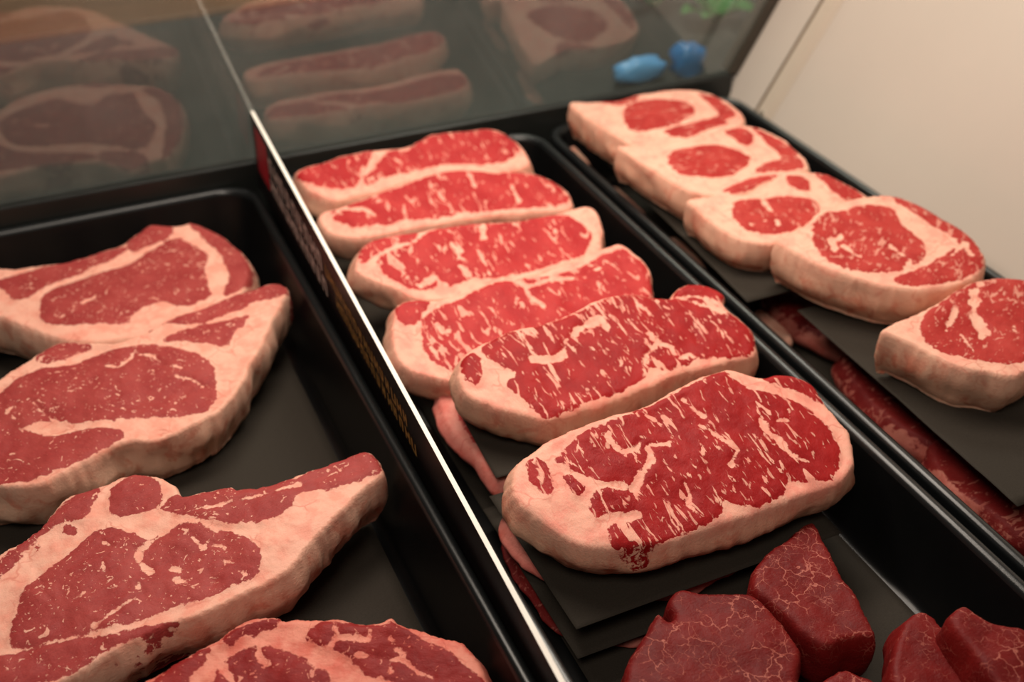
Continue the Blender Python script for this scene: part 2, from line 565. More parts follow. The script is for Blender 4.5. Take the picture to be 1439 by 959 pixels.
NS = 30
for nm, h0, h1, mt in (('card', 0.0004, H, M_CARD), ('white_edge', 0.0, 0.0004, M_CARDEDGE)):
    vs, fs = [], []
    for k in range(NS + 1):
        for hh, oo in ((h0, -TH / 2), (h0, TH / 2), (h1, TH / 2), (h1, -TH / 2)):
            vs.append(sign_pt(k / NS, hh, oo))
    for k in range(NS):
        for c in range(4):
            a, b = 4 * k + c, 4 * k + (c + 1) % 4
            fs.append((a, b, b + 4, a + 4))
    fs += [(3, 2, 1, 0), (4 * NS, 4 * NS + 1, 4 * NS + 2, 4 * NS + 3)]
    mesh_obj(nm, vs, fs, mt, sroot, smooth=False)
SLEN = np.linalg.norm(A0 - B1)
em = sign_box('red_emblem', 0.012 / SLEN, 0.052 / SLEN, 0.010, 0.052, TH / 2, TH / 2 + 0.0003, M_RED, sroot)
rnd = random.Random(4)


def marks(name, d0, d1, h0, h1, mat, step, stroke):
    """a printed line of lettering, too blurred to read: upright and slanted strokes"""
    vs, fs = [], []
    x = d0
    while x < d1:
        w = step * rnd.uniform(0.55, 0.8)
        for k in range(2):
            xa = x + k * (w - stroke)
            for (s0, s1, a, b) in ((xa, xa + stroke, h0, h1),):
                base = len(vs)
                vs += [tuple(sign_pt(q / SLEN, hh, TH / 2 + 0.0004)) for q, hh in ((s0, a), (s1, a), (s1, b), (s0, b))]
                fs.append((base, base + 3, base + 2, base + 1))
        hh = rnd.choice((h0, (h0 + h1) / 2 - stroke / 2, h1 - stroke))
        base = len(vs)
        vs += [tuple(sign_pt(q / SLEN, a, TH / 2 + 0.0004)) for q, a in ((x, hh), (x + w, hh), (x + w, hh + stroke), (x, hh + stroke))]
        fs.append((base, base + 3, base + 2, base + 1))
        x += step
    return mesh_obj(name, vs, fs, mat, sroot, smooth=False)


marks('white_lettering', 0.060, 0.225, 0.014, 0.030, M_WHITE, 0.019, 0.0036)
marks('white_lettering', 0.060, 0.225, 0.034, 0.048, M_WHITE, 0.016, 0.0034)
marks('gold_lettering', 0.235, 0.420, 0.016, 0.026, M_GOLD, 0.012, 0.0022)
marks('gold_lettering', 0.260, 0.435, 0.029, 0.039, M_GOLD, 0.012, 0.0022)


# ------------------------------------------------------------------ steaks
class Frame:
    def __init__(self, px, z, tilt=0.0, roll=0.0):
        self.O = at(px[0], px[1], z)
        self.N = unit([math.sin(math.radians(roll)), -math.sin(math.radians(tilt)), 1.0 * math.cos(math.radians(tilt))])
        self.U = unit(np.array([1.0, 0, 0]) - self.N[0] * self.N)
        self.V = np.cross(self.N, self.U)

    def uv(self, p):
        d = ray(*p)
        q = CAM + d * ((self.O - CAM) @ self.N) / (d @ self.N) - self.O
        return (q @ self.U, q @ self.V)

    def uvs(self, pts): return np.array([self.uv(p) for p in pts])

    def matrix(self, t):
        b = self.O - self.N * t
        mm = Matrix.Identity(4)
        for i in range(3):
            mm[i][0], mm[i][1], mm[i][2], mm[i][3] = self.U[i], self.V[i], self.N[i], b[i]
        return mm


SEED = [3]


def steak(name, label, cat, group, frame, outline, leans, seams=(), t=0.034, mat=None, ds=0.0017, rr=0.005, bulge=0.003, grain=None, rough=1.0, parts=True, undercut=0.008):
    SEED[0] += 1
    seed = SEED[0]
    ol = smooth_closed(frame.uvs(outline), ds)
    if np.sum(ol[:, 0] * np.roll(ol[:, 1], -1) - ol[:, 1] * np.roll(ol[:, 0], -1)) < 0: ol = ol[::-1]
    # ragged cut edge
    tang = np.roll(ol, -1, 0) - np.roll(ol, 1, 0)
    tang /= np.linalg.norm(tang, axis=1)[:, None] + 1e-12
    nor = np.stack([tang[:, 1], -tang[:, 0]], 1)
    nor = sum(np.roll(nor, k_, 0) for k_ in range(-4, 5))
    nor = nor / 9.0
    o3 = np.c_[ol, np.zeros(len(ol))]
    ol = ol + nor * (vnoise(o3, 90, seed) * 0.0008 + vnoise(o3, 260, seed + 1) * 0.0004)[:, None] * rough
    M = len(ol)
    lo, hi = ol.min(0), ol.max(0)
    gx, gy = np.meshgrid(np.arange(lo[0], hi[0], ds), np.arange(lo[1], hi[1], ds * 0.87))
    gx = gx + (np.arange(gx.shape[0]) % 2)[:, None] * ds * 0.5
    G = np.c_[gx.ravel(), gy.ravel()]
    G = G[inside(G, ol)]
    G = G[seg_dist(G, ol, np.roll(ol, -1, 0)) > ds * 0.55]
    pts = [Vector(p) for p in ol] + [Vector(p) for p in G]
    cv, ce, cf, ov, oe, of = delaunay_2d_cdt(pts, [(i, (i + 1) % M) for i in range(M)], [], 1, 1e-7)
    P = np.array([(v.x, v.y) for v in cv])
    idx = {}
    for k, src in enumerate(ov):
        for s in src:
            if s < M: idx[s] = k
    ring = [idx[i] for i in range(M)]
    ed = seg_dist(P, ol, np.roll(ol, -1, 0))
    # muscles and seams
    L = [(nm, smooth_closed(frame.uvs(pl), 0.003)) for nm, pl in leans]
    D = np.stack([sdf(P, pl) for nm, pl in L]) if L else np.full((1, len(P)), -0.01)
    d = D.max(0)
    for pl, wpx in seams:
        q = frame.uvs(pl)
        mid = pl[len(pl) // 2]
        u0, u1 = frame.uv(mid), frame.uv((mid[0] + 1, mid[1]))
        w = wpx * math.hypot(u1[0] - u0[0], u1[1] - u0[1]) * 0.5
        q3 = np.c_[P, np.zeros(len(P))]
        dist = seg_dist(P, q[:-1], q[1:]) - w * (0.72 + 0.75 * vnoise(q3, 110, seed + 20) + 0.35 * vnoise(q3, 300, seed + 21))
        d = np.minimum(d, dist)
    P3 = np.c_[P, np.zeros(len(P))]
    k = np.clip(ed / rr, 0, 1)
    z = -rr * (1 - np.sqrt(np.clip(1 - (1 - k) ** 2, 0, 1)))
    soft = np.clip(ed / 0.008, 0, 1)
    z = z + rough * soft * (vnoise(P3, 28, seed + 2) * 0.0016 + vnoise(P3, 85, seed + 3) * 0.0006 + vnoise(P3, 260, seed + 5) * 0.00022)
    z = z + np.clip(d / 0.003, -1, 1) * 0.0005 * soft
    z += t
    V = [np.c_[P, z]]
    dat = [d]
    sid = [np.clip(1 - ed / 0.004, 0, 1) * 0.5]
    faces = [tuple(f) for f in cf]
    lab = []
    cen = np.array([P[list(f)].mean(0) for f in faces])
    if parts and L:
        DD = np.stack([sdf(cen, pl) for nm, pl in L])
        lab = np.where(DD.max(0) > 0, DD.argmax(0), -1).tolist()
    else:
        lab = [-1] * len(faces)
    # side wall
    K = 7
    base = len(P)
    oz = z[ring]
    od = d[ring]
    prev = ring
    for s in range(1, K + 1):
        q = s / K
        off = bulge * math.sin(math.pi * min(1, q * 1.05)) - undercut * q ** 3
        zz = oz * (1 - q)
        X3 = np.c_[ol, zz]
        nn = (vnoise(X3 * np.array([1, 1, 1.6]), 38, seed + 7) * 0.0036 + vnoise(X3 * np.array([0.45, 0.45, 3.0]), 60, seed + 12) * 0.0016 + vnoise(X3, 130, seed + 8) * 0.0012) * rough * min(1, 2.5 * q) * (1 - 0.85 * q ** 3)
        pos = ol + nor * (off + nn)[:, None]
        V.append(np.c_[pos, zz + (vnoise(X3, 60, seed + 9) * 0.0012 * (0.0 if s == K else 1.0))])
        dat.append(od + vnoise(X3, 40, seed + 10) * 0.004 - 0.001)
        sid.append(np.full(M, min(1.0, 0.5 + q)))
        cur = [base + (s - 1) * M + i for i in range(M)]
        for i in range(M):
            j = (i + 1) % M
            faces.append((prev[i], cur[i], cur[j], prev[j]))
            lab.append(-1)
        prev = cur
    VV = np.vstack(V)
    for tri in tessellate_polygon([[Vector((*p, 0)) for p in VV[prev][:, :2]]]):
        faces.append((prev[tri[0]], prev[tri[1]], prev[tri[2]]))
        lab.append(-1)
    dat = np.concatenate(dat)
    sid = np.concatenate(sid)
    ga = 0.0
    if grain:
        u = frame.uvs(grain)
        ga = math.atan2(u[1][1] - u[0][1], u[1][0] - u[0][0])
    c, s_ = math.cos(ga), math.sin(ga)
    tcv = np.stack([VV[:, 0] * c + VV[:, 1] * s_, -VV[:, 0] * s_ + VV[:, 1] * c, VV[:, 2]], 1) + np.array([seed * 0.731, seed * 0.417, seed * 0.293])
    # vertex normals of the whole piece, so that its parts shade as one surface
    nv = np.zeros_like(VV)
    for f in faces:
        a, b, cc = VV[f[0]], VV[f[1]], VV[f[2]]
        fn = np.cross(b - a, cc - a)
        if len(f) == 4: fn = fn + np.cross(cc - a, VV[f[3]] - a)
        for vi in f: nv[vi] += fn
    nv /= np.linalg.norm(nv, axis=1)[:, None] + 1e-15
    if nv[base // 2, 2] < 0:
        pass
    root = None
    ids = sorted(set(lab))
    if len(ids) > 1:
        root = empty(name, frame.matrix(t))
    lab = np.array(lab)
    for pid in ids:
        fsel = [faces[i] for i in np.nonzero(lab == pid)[0]]
        vid = sorted({v for f in fsel for v in f})
        mp = {v: i for i, v in enumerate(vid)}
        nm = (name if root is None else 'fat_rim') if pid < 0 else L[pid][0]
        o = mesh_obj(nm, VV[vid], [[mp[v] for v in f] for f in fsel], mat, root)
        me = o.data
        me.attributes.new('d', 'FLOAT', 'POINT').data.foreach_set('value', dat[vid].astype(np.float32))
        me.attributes.new('side', 'FLOAT', 'POINT').data.foreach_set('value', sid[vid].astype(np.float32))
        me.attributes.new('tc', 'FLOAT_VECTOR', 'POINT').data.foreach_set('vector', tcv[vid].astype(np.float32).ravel())
        if root is not None:
            me.normals_split_custom_set_from_vertices([tuple(x) for x in nv[vid]])
        else:
            o.matrix_world = frame.matrix(t)
            root = o
    tag(root, label, cat, group)
    return root


EYE, CAPM, TAIL, ISL, STRIPM = 'eye_muscle', 'cap_muscle', 'tail_muscle', 'small_muscle', 'side_muscle'
GS, GR, GA, GF = 'strip steaks in the middle tray', 'ribeye steaks in the right tray', 'rib steaks in the left tray', 'tenderloin pieces in the middle tray'

# --- strip steaks, front to back
Q = lambda pts: T(680, 500, 2.57, pts)
steak('strip_steak', 'heavily marbled strip steak lying frontmost on black paper above the tenderloin pieces', 'steak', GS,
      Frame((960, 650), 0.022, 16),
      Q([(95, 455), (105, 405), (140, 362), (180, 335), (240, 292), (330, 255), (430, 215), (530, 190), (620, 152), (700, 110), (790, 65), (870, 42), (930, 48), (995, 70), (1060, 60), (1130, 65), (1190, 92), (1228, 145), (1255, 185), (1290, 230), (1325, 270), (1345, 330), (1348, 390), (1325, 435), (1285, 472), (1190, 505), (1090, 540), (960, 590), (820, 638), (690, 678), (560, 700), (450, 708), (340, 690), (230, 630), (140, 560), (100, 505)]),
      [(EYE, Q([(262, 372), (330, 300), (430, 250), (560, 195), (690, 135), (790, 85), (860, 55), (905, 85), (960, 115), (1010, 128), (1080, 150), (1170, 180), (1235, 245), (1268, 310), (1285, 380), (1265, 445), (1200, 460), (1105, 455), (1085, 490), (1040, 530), (980, 550), (920, 550), (865, 525), (860, 560), (820, 600), (740, 640), (660, 672), (560, 705), (485, 705), (452, 645), (470, 610), (565, 588), (540, 562), (455, 570), (402, 597), (380, 555), (390, 505), (440, 482), (515, 490), (500, 458), (430, 462), (370, 440), (320, 415), (280, 400)])),
       (ISL, Q([(150, 400), (172, 370), (205, 375), (240, 420), (257, 480), (240, 515), (205, 500), (168, 455)])),
       (ISL, Q([(285, 440), (310, 432), (350, 462), (366, 492), (335, 515), (300, 478)])),
       (CAPM, Q([(1000, 78), (1060, 62), (1130, 66), (1190, 95), (1240, 172), (1180, 150), (1100, 112), (1040, 98)]))],
      [(Q([(450, 292), (475, 330), (500, 355), (545, 340), (560, 320)]), 9), (Q([(590, 330), (605, 375), (575, 420), (550, 460), (528, 490)]), 14), (Q([(590, 330), (660, 320)]), 7),
       (Q([(800, 255), (850, 305), (915, 345), (890, 400)]), 9), (Q([(1000, 235), (1020, 280), (1060, 300), (1085, 340)]), 9), (Q([(725, 470), (745, 500), (735, 540), (765, 570)]), 8), (Q([(1060, 240), (1110, 235), (1100, 200)]), 7), (Q([(880, 70), (960, 110), (1010, 120)]), 9), (Q([(1100, 350), (1140, 380), (1170, 385)]), 6),
       (Q([(560, 195), (640, 245)]), 4), (Q([(720, 160), (790, 220)]), 5)],
      t=0.036, mat=M_STRIP, ds=0.0014, grain=Q([(800, 250), (880, 360)]), rr=0.006)

Q = lambda pts: T(580, 380, 2.767, pts)
steak('strip_steak', 'strip steak second from the front, with a branching fat seam and thick cream fat edge', 'steak', GS,
      Frame((850, 500), 0.022, 16),
      Q([(168, 400), (182, 340), (215, 302), (265, 280), (380, 225), (480, 205), (560, 180), (640, 145), (720, 105), (800, 85), (870, 82), (950, 97), (1005, 97), (1030, 65), (1080, 45), (1140, 50), (1200, 75), (1220, 100), (1218, 128), (1270, 175), (1312, 210), (1337, 245), (1345, 300), (1335, 335), (1240, 362), (1130, 390), (1000, 425), (900, 470), (800, 515), (650, 560), (530, 590), (400, 565), (280, 525), (205, 485), (172, 440)]),
      [(EYE, Q([(268, 302), (330, 258), (420, 228), (520, 203), (620, 168), (720, 118), (800, 93), (900, 95), (1000, 108), (1100, 100), (1180, 130), (1260, 185), (1325, 230), (1340, 280), (1310, 330), (1240, 345), (1130, 345), (1080, 370), (1000, 390), (930, 378), (905, 420), (850, 458), (770, 492), (690, 518), (600, 555), (530, 575), (495, 565), (440, 515), (395, 480), (362, 450), (400, 405), (340, 370), (290, 340)])),
       (CAPM, Q([(1020, 97), (1040, 65), (1085, 46), (1140, 50), (1200, 75), (1220, 100), (1212, 126), (1150, 112), (1080, 100)])),
       (ISL, Q([(188, 390), (203, 332), (240, 318), (270, 350), (273, 410), (250, 450), (212, 440), (190, 412)]))],
      [(Q([(465, 350), (520, 352), (565, 345), (592, 310), (590, 275), (620, 250), (665, 215), (725, 190)]), 10), (Q([(920, 250), (950, 285), (1000, 300), (1020, 330)]), 7), (Q([(950, 290), (910, 330), (905, 365)]), 3), (Q([(1000, 100), (1060, 110), (1140, 140), (1200, 165)]), 5), (Q([(870, 125), (920, 165)]), 5), (Q([(1090, 230), (1110, 280)]), 5), (Q([(1030, 345), (1075, 330), (1110, 345)]), 4)],
      t=0.036, mat=M_STRIP, ds=0.0015, grain=Q([(420, 440), (500, 560)]), rr=0.006)

Q = lambda pts: T(480, 290, 2.996, pts)
steak('strip_steak', 'strip steak third from the front, half covered by the steak with the branching seam', 'steak', GS,
      Frame((730, 460), 0.006, 17),
      Q([(203, 500), (215, 430), (250, 397), (320, 385), (400, 388), (480, 365), (560, 338), (650, 308), (800, 285), (960, 225), (1050, 188), (1130, 160), (1180, 155), (1235, 190), (1285, 235), (1312, 295), (1318, 370), (1300, 440), (1200, 520), (900, 640), (700, 705), (480, 745), (360, 720), (270, 690), (225, 640), (207, 570)]),
      [(EYE, Q([(330, 540), (350, 470), (420, 420), (520, 378), (640, 325), (760, 302), (900, 290), (1010, 250), (1100, 205), (1180, 180), (1220, 205), (1275, 250), (1300, 310), (1305, 400), (1200, 500), (900, 620), (650, 700), (500, 705), (400, 655), (350, 605)])),
       (STRIPM, Q([(222, 435), (300, 392), (365, 398), (335, 455), (305, 495), (250, 488)]))],
      [(Q([(700, 305), (765, 335), (785, 380), (850, 425)]), 7), (Q([(785, 345), (880, 310), (1020, 295), (1050, 262), (1150, 252)]), 6), (Q([(400, 490), (430, 530), (450, 520)]), 6), (Q([(590, 510), (620, 560)]), 8), (Q([(380, 590), (410, 640), (460, 650)]), 5)],
      t=0.034, mat=M_STRIPB, ds=0.0019, grain=Q([(400, 480), (450, 560)]))

steak('strip_steak', 'strip steak third from the back of the middle tray, showing its whole face', 'steak', GS,
      Frame((670, 365), 0.011, 17),
      Q([(48, 260), (68, 190), (110, 142), (200, 115), (330, 98), (450, 75), (560, 62), (700, 58), (850, 35), (950, 10), (1045, -5), (1090, 38), (1107, 90), (1102, 175), (1070, 210), (980, 250), (880, 285), (780, 310), (650, 345), (560, 375), (430, 402), (320, 395), (220, 355), (120, 312), (60, 285)]),
      [(EYE, Q([(145, 240), (200, 190), (320, 152), (370, 105), (520, 72), (700, 65), (860, 38), (960, 45), (1035, 95), (1055, 150), (1000, 215), (900, 245), (760, 280), (640, 298), (560, 305), (440, 335), (300, 345), (200, 300)])),
       (STRIPM, Q([(68, 195), (120, 145), (230, 122), (330, 108), (300, 145), (190, 178), (125, 220), (75, 245)]))],
      [(Q([(330, 330), (400, 300), (430, 330)]), 9), (Q([(465, 160), (500, 200), (480, 240), (530, 285)]), 10), (Q([(570, 180), (600, 240), (625, 290)]), 4), (Q([(430, 85), (500, 130)]), 6), (Q([(860, 60), (890, 100)]), 10), (Q([(590, 70), (600, 130)]), 7)],
      t=0.034, mat=M_STRIPB, ds=0.0019, grain=Q([(440, 150), (520, 280)]))

Q = lambda pts: T(400, 0, 2.996, pts)
steak('strip_steak', 'thin-looking strip steak second from the back of the middle tray', 'steak', GS,
      Frame((630, 280), 0.011, 17),
      Q([(140, 905), (180, 880), (250, 860), (340, 828), (450, 782), (560, 742), (700, 708), (850, 715), (1000, 715), (1080, 735), (1150, 770), (1190, 800), (1220, 850), (1205, 885), (1100, 898), (900, 908), (750, 930), (600, 955), (450, 985), (300, 1005), (190, 985), (150, 950)]),
      [(EYE, Q([(200, 890), (330, 842), (450, 795), (580, 750), (700, 718), (850, 725), (1000, 725), (1100, 750), (1170, 800), (1195, 850), (1100, 872), (900, 884), (740, 900), (560, 925), (420, 945), (300, 952), (220, 930)]))],
      [(Q([(170, 920), (240, 880), (330, 880), (380, 910)]), 8), (Q([(960, 780), (980, 850)]), 7), (Q([(780, 740), (800, 780)]), 6)],
      t=0.034, mat=M_STRIPB, ds=0.002, grain=Q([(560, 760), (620, 880)]))
steak('strip_steak', 'strip steak rearmost in the middle tray, against the glass ledge', 'steak', GS,
      Frame((590, 225), 0.017, 17),
      Q([(38, 725), (80, 700), (150, 680), (230, 652), (340, 630), (440, 620), (520, 608), (560, 585), (640, 555), (760, 545), (850, 535), (910, 545), (960, 580), (1000, 610), (1030, 650), (1035, 695), (960, 722), (850, 735), (700, 735), (560, 760), (420, 805), (300, 830), (200, 845), (110, 815), (60, 770)]),
      [(EYE, Q([(330, 640), (520, 615), (600, 572), (760, 552), (880, 548), (960, 590), (990, 635), (940, 672), (850, 690), (680, 690), (540, 718), (400, 762), (330, 775), (340, 700)])),
       (TAIL, Q([(48, 735), (150, 688), (260, 655), (380, 640), (330, 690), (305, 780), (200, 795), (100, 775)]))],
      [(Q([(500, 612), (400, 650), (350, 705), (330, 775)]), 14), (Q([(470, 670), (490, 700)]), 6)],
      t=0.034, mat=M_STRIPB, ds=0.002, grain=Q([(560, 600), (620, 700)]))

# --- ribeyes, back to front
Q = lambda pts: T(780, 0, 2.996, pts)
steak('ribeye_steak', 'ribeye rearmost in the right tray, in the corner by glass and cream panel', 'steak', GR,
      Frame((920, 160), 0.0385, -1),
      Q([(58, 432), (150, 428), (260, 424), (330, 400), (450, 380), (560, 374), (640, 384), (700, 410), (752, 440), (792, 480), (802, 508), (780, 535), (720, 553), (640, 578), (520, 602), (430, 620), (350, 618), (280, 588), (180, 525), (110, 482)]),
      [(EYE, Q([(285, 500), (295, 450), (360, 420), (470, 415), (560, 430), (590, 465), (560, 500), (480, 530), (400, 545), (330, 545), (295, 525)])),
       (CAPM, Q([(600, 385), (680, 410), (745, 460), (755, 490), (700, 512), (600, 535), (500, 565), (455, 552), (560, 520), (650, 500), (690, 472), (640, 430)])),
       (TAIL, Q([(180, 424), (270, 420), (350, 394), (330, 428), (250, 445)])), (STRIPM, Q([(470, 560), (540, 530), (680, 512), (730, 520), (640, 548), (540, 578)]))], [],
      t=0.036, mat=M_EYE, ds=0.0022, rr=0.003, bulge=0.001)
steak('ribeye_steak', 'ribeye second from the back along the cream panel, with white fat wedge', 'steak', GR,
      Frame((1000, 220), 0.038, 3),
      Q([(262, 612), (350, 606), (450, 598), (540, 578), (700, 545), (790, 526), (870, 540), (960, 580), (1020, 630), (1062, 672), (1072, 708), (1010, 735), (900, 772), (800, 815), (700, 825), (590, 812), (530, 790), (440, 735), (350, 676), (290, 635)]),
      [(EYE, Q([(470, 680), (490, 640), (570, 620), (700, 610), (790, 640), (825, 670), (790, 710), (700, 740), (600, 745), (520, 735)])),
       (CAPM, Q([(830, 538), (900, 565), (990, 615), (1045, 680), (1040, 712), (940, 725), (850, 722), (880, 692), (945, 665), (905, 612)])),
       (TAIL, Q([(715, 552), (790, 538), (840, 575), (810, 610), (755, 585)])), (STRIPM, Q([(715, 795), (780, 758), (880, 742), (950, 742), (870, 778), (790, 812), (740, 815)]))], [],
      t=0.036, mat=M_EYE, ds=0.0022, rr=0.003, bulge=0.001)
Q = lambda pts: T(959, 250, 2.996, pts)
steak('ribeye_steak', 'third ribeye from the back, its right side tucked under a larger ribeye', 'steak', GR,
      Frame((1090, 290), 0.032, 5),
      Q([(15, 90), (100, 75), (210, 45), (320, 10), (420, -25), (520, -30), (610, -20), (690, 20), (760, 62), (780, 85), (700, 98), (600, 140), (520, 215), (450, 255), (390, 275), (300, 270), (210, 245), (120, 190), (60, 135)]),
      [(EYE, Q([(210, 150), (230, 100), (320, 85), (430, 75), (540, 90), (580, 130), (560, 180), (500, 210), (400, 235), (310, 225), (240, 200)])),
       (CAPM, Q([(560, -22), (640, 0), (720, 50), (770, 90), (720, 110), (640, 60)])), (TAIL, Q([(430, 0), (500, -8), (545, 30), (530, 60), (470, 40)]))],
      [(Q([(340, 100), (390, 150), (400, 200)]), 8), (Q([(290, 200), (350, 180)]), 5)],
      t=0.034, mat=M_EYE, ds=0.0022, rr=0.003, bulge=0.001, grain=Q([(340, 90), (400, 200)]))
steak('ribeye_steak', 'large ribeye with round eye, fourth from the back, beside the cream panel', 'steak', GR,
      Frame((1220, 360), 0.036, 5),
      Q([(398, 260), (465, 225), (540, 170), (570, 140), (630, 105), (720, 84), (820, 70), (920, 80), (1010, 120), (1100, 170), (1180, 220), (1240, 270), (1275, 330), (1280, 370), (1250, 412), (1190, 442), (1090, 470), (980, 475), (850, 458), (720, 420), (610, 385), (520, 340), (440, 295)]),
      [(EYE, Q([(545, 260), (550, 190), (600, 145), (700, 130), (790, 110), (875, 130), (920, 190), (1000, 260), (1030, 300), (1010, 350), (930, 390), (850, 405), (740, 400), (640, 370), (580, 330)])),
       (CAPM, Q([(880, 76), (1000, 115), (1120, 185), (1222, 260), (1268, 330), (1265, 380), (1180, 425), (1060, 455), (940, 455), (885, 432), (960, 400), (1050, 362), (1130, 312), (1150, 270), (1080, 220), (960, 145)]))],
      [(Q([(690, 210), (660, 250), (620, 260), (640, 310)]), 7), (Q([(880, 290), (910, 310), (960, 350), (940, 400)]), 7), (Q([(1130, 330), (1190, 280), (1210, 330)]), 6), (Q([(680, 290), (740, 330)]), 5)],
      t=0.040, mat=M_EYE, ds=0.0018, rr=0.003, bulge=0.002, grain=Q([(690, 210), (650, 300)]))
steak('ribeye_steak', 'ribeye nearest the camera in the right tray, cut off by the right edge', 'steak', GR,
      Frame((1360, 470), 0.032, 5),
      Q([(835, 640), (900, 602), (1000, 562), (1100, 502), (1170, 460), (1250, 430), (1340, 416), (1440, 425), (1520, 460), (1570, 560), (1540, 700), (1470, 800), (1400, 845), (1300, 825), (1200, 810), (1100, 775), (1000, 718), (900, 670)]),
      [(EYE, Q([(1000, 640), (1020, 580), (1110, 510), (1170, 470), (1290, 425), (1440, 430), (1540, 520), (1500, 700), (1400, 790), (1250, 770), (1130, 740), (1040, 700)]))],
      [(Q([(1270, 430), (1225, 500), (1225, 580), (1265, 660)]), 15), (Q([(1150, 560), (1110, 640)]), 7), (Q([(1380, 600), (1420, 700)]), 6), (Q([(1180, 660), (1230, 730)]), 5)],
      t=0.040, mat=M_EYE, ds=0.0018, rr=0.003, bulge=0.002, grain=Q([(1150, 560), (1100, 660)]))

# --- rib steaks in the left tray
Q = lambda pts: T(0, 300, 2.998, pts)
steak('rib_steak', 'rib steak rearmost in the left tray, thin tail running out of frame', 'steak', GA,
      Frame((180, 400), -0.012, 4),
      Q([(-160, 250), (-60, 232), (0, 225), (60, 226), (140, 216), (250, 205), (350, 180), (430, 155), (510, 130), (570, 85), (630, 45), (700, 50), (770, 45), (800, 34), (860, 55), (930, 85), (990, 130), (1042, 180), (1062, 232), (1050, 290), (1010, 345), (930, 385), (850, 425), (760, 465), (640, 505), (520, 530), (400, 545), (290, 540), (200, 518), (100, 480), (0, 445), (-120, 400)]),
      [(EYE, Q([(170, 430), (180, 360), (240, 310), (350, 270), (450, 240), (560, 200), (640, 150), (700, 120), (760, 105), (830, 140), (880, 180), (865, 250), (890, 340), (850, 370), (760, 390), (700, 365), (640, 380), (570, 420), (520, 462), (400, 470), (250, 470), (190, 460)])),
       (CAPM, Q([(790, 40), (860, 55), (935, 90), (1005, 150), (1060, 225), (1050, 290), (990, 335), (935, 345), (965, 270), (945, 215), (910, 150), (850, 100)])),
       (STRIPM, Q([(100, 245), (200, 220), (330, 185), (450, 156), (530, 140), (510, 172), (420, 212), (330, 248), (230, 288), (130, 350), (70, 365), (0, 320), (-60, 300), (0, 280)])),
       (ISL, Q([(530, 130), (580, 88), (630, 50), (730, 55), (700, 108), (620, 140), (570, 156)])),
       (TAIL, Q([(620, 500), (740, 440), (880, 400), (960, 370), (900, 400), (760, 462)]))],
      [(Q([(220, 450), (300, 420), (330, 400)]), 4), (Q([(570, 430), (640, 410), (700, 370)]), 7), (Q([(350, 380), (400, 350)]), 4)],
      t=0.044, mat=M_RIB, ds=0.0022, rr=0.004, grain=Q([(220, 450), (330, 400)]))
Q2 = lambda pts: T(0, 600, 2.665, pts)
steak('rib_steak', 'rib steak second from the back in the left tray, wide white fat end', 'steak', GA,
      Frame((200, 520), -0.006, 6),
      [(-90, 600), (-40, 560)] + Q([(0, 690), (80, 640), (160, 590), (240, 545), (300, 533), (380, 540), (480, 540), (560, 515), (640, 482), (740, 435), (840, 400), (950, 352), (1050, 320), (1150, 290), (1195, 298), (1215, 335), (1180, 395), (1120, 515), (1065, 625), (1015, 725), (960, 795), (900, 850), (780, 905), (650, 955)]) + Q2([(470, 62), (330, 132), (240, 180), (130, 225), (0, 222)]) + [(-60, 690), (-110, 660)],
      [(EYE, Q([(-60, 800), (0, 760), (80, 690), (160, 655), (300, 625), (420, 582), (520, 562), (640, 548), (760, 562), (850, 600), (890, 640), (915, 720), (900, 790), (850, 830), (760, 850), (600, 862), (450, 880), (340, 888), (240, 876), (170, 868), (100, 898), (0, 930), (-80, 940)])),
       (TAIL, Q2([(-120, 20), (0, 15), (90, 0), (200, 30), (330, 5), (460, 20), (430, 62), (330, 112), (240, 158), (120, 200), (0, 208), (-120, 200)])),
       (STRIPM, Q([(680, 530), (760, 490), (860, 470), (960, 450), (1050, 430), (990, 500), (960, 550), (880, 552), (800, 542)])),
       (CAPM, Q([(700, 455), (840, 400), (960, 350), (1100, 305), (1190, 295), (1215, 335), (1150, 362), (1040, 392), (940, 435), (820, 465)])),
       (ISL, Q([(158, 600), (240, 548), (330, 540), (378, 560), (300, 600), (180, 638)]))],
      [(Q([(440, 640), (500, 650), (550, 610), (570, 570)]), 5), (Q([(590, 590), (640, 600), (690, 640), (760, 650)]), 4), (Q([(740, 685), (800, 690), (850, 720)]), 5), (Q([(450, 790), (480, 760), (500, 770)]), 4), (Q([(480, 820), (530, 830)]), 4), (Q([(730, 800), (770, 765)]), 4), (Q([(30, 840), (70, 800)]), 5), (Q([(180, 880), (250, 890), (330, 905), (450, 905)]), 4), (Q([(140, 800), (180, 840), (230, 870)]), 3)],
      t=0.046, mat=M_RIB, ds=0.0016, rough=1.5, rr=0.003, bulge=0.002, grain=Q([(450, 790), (530, 830)]))
Q = lambda pts: T(0, 620, 2.57, pts)
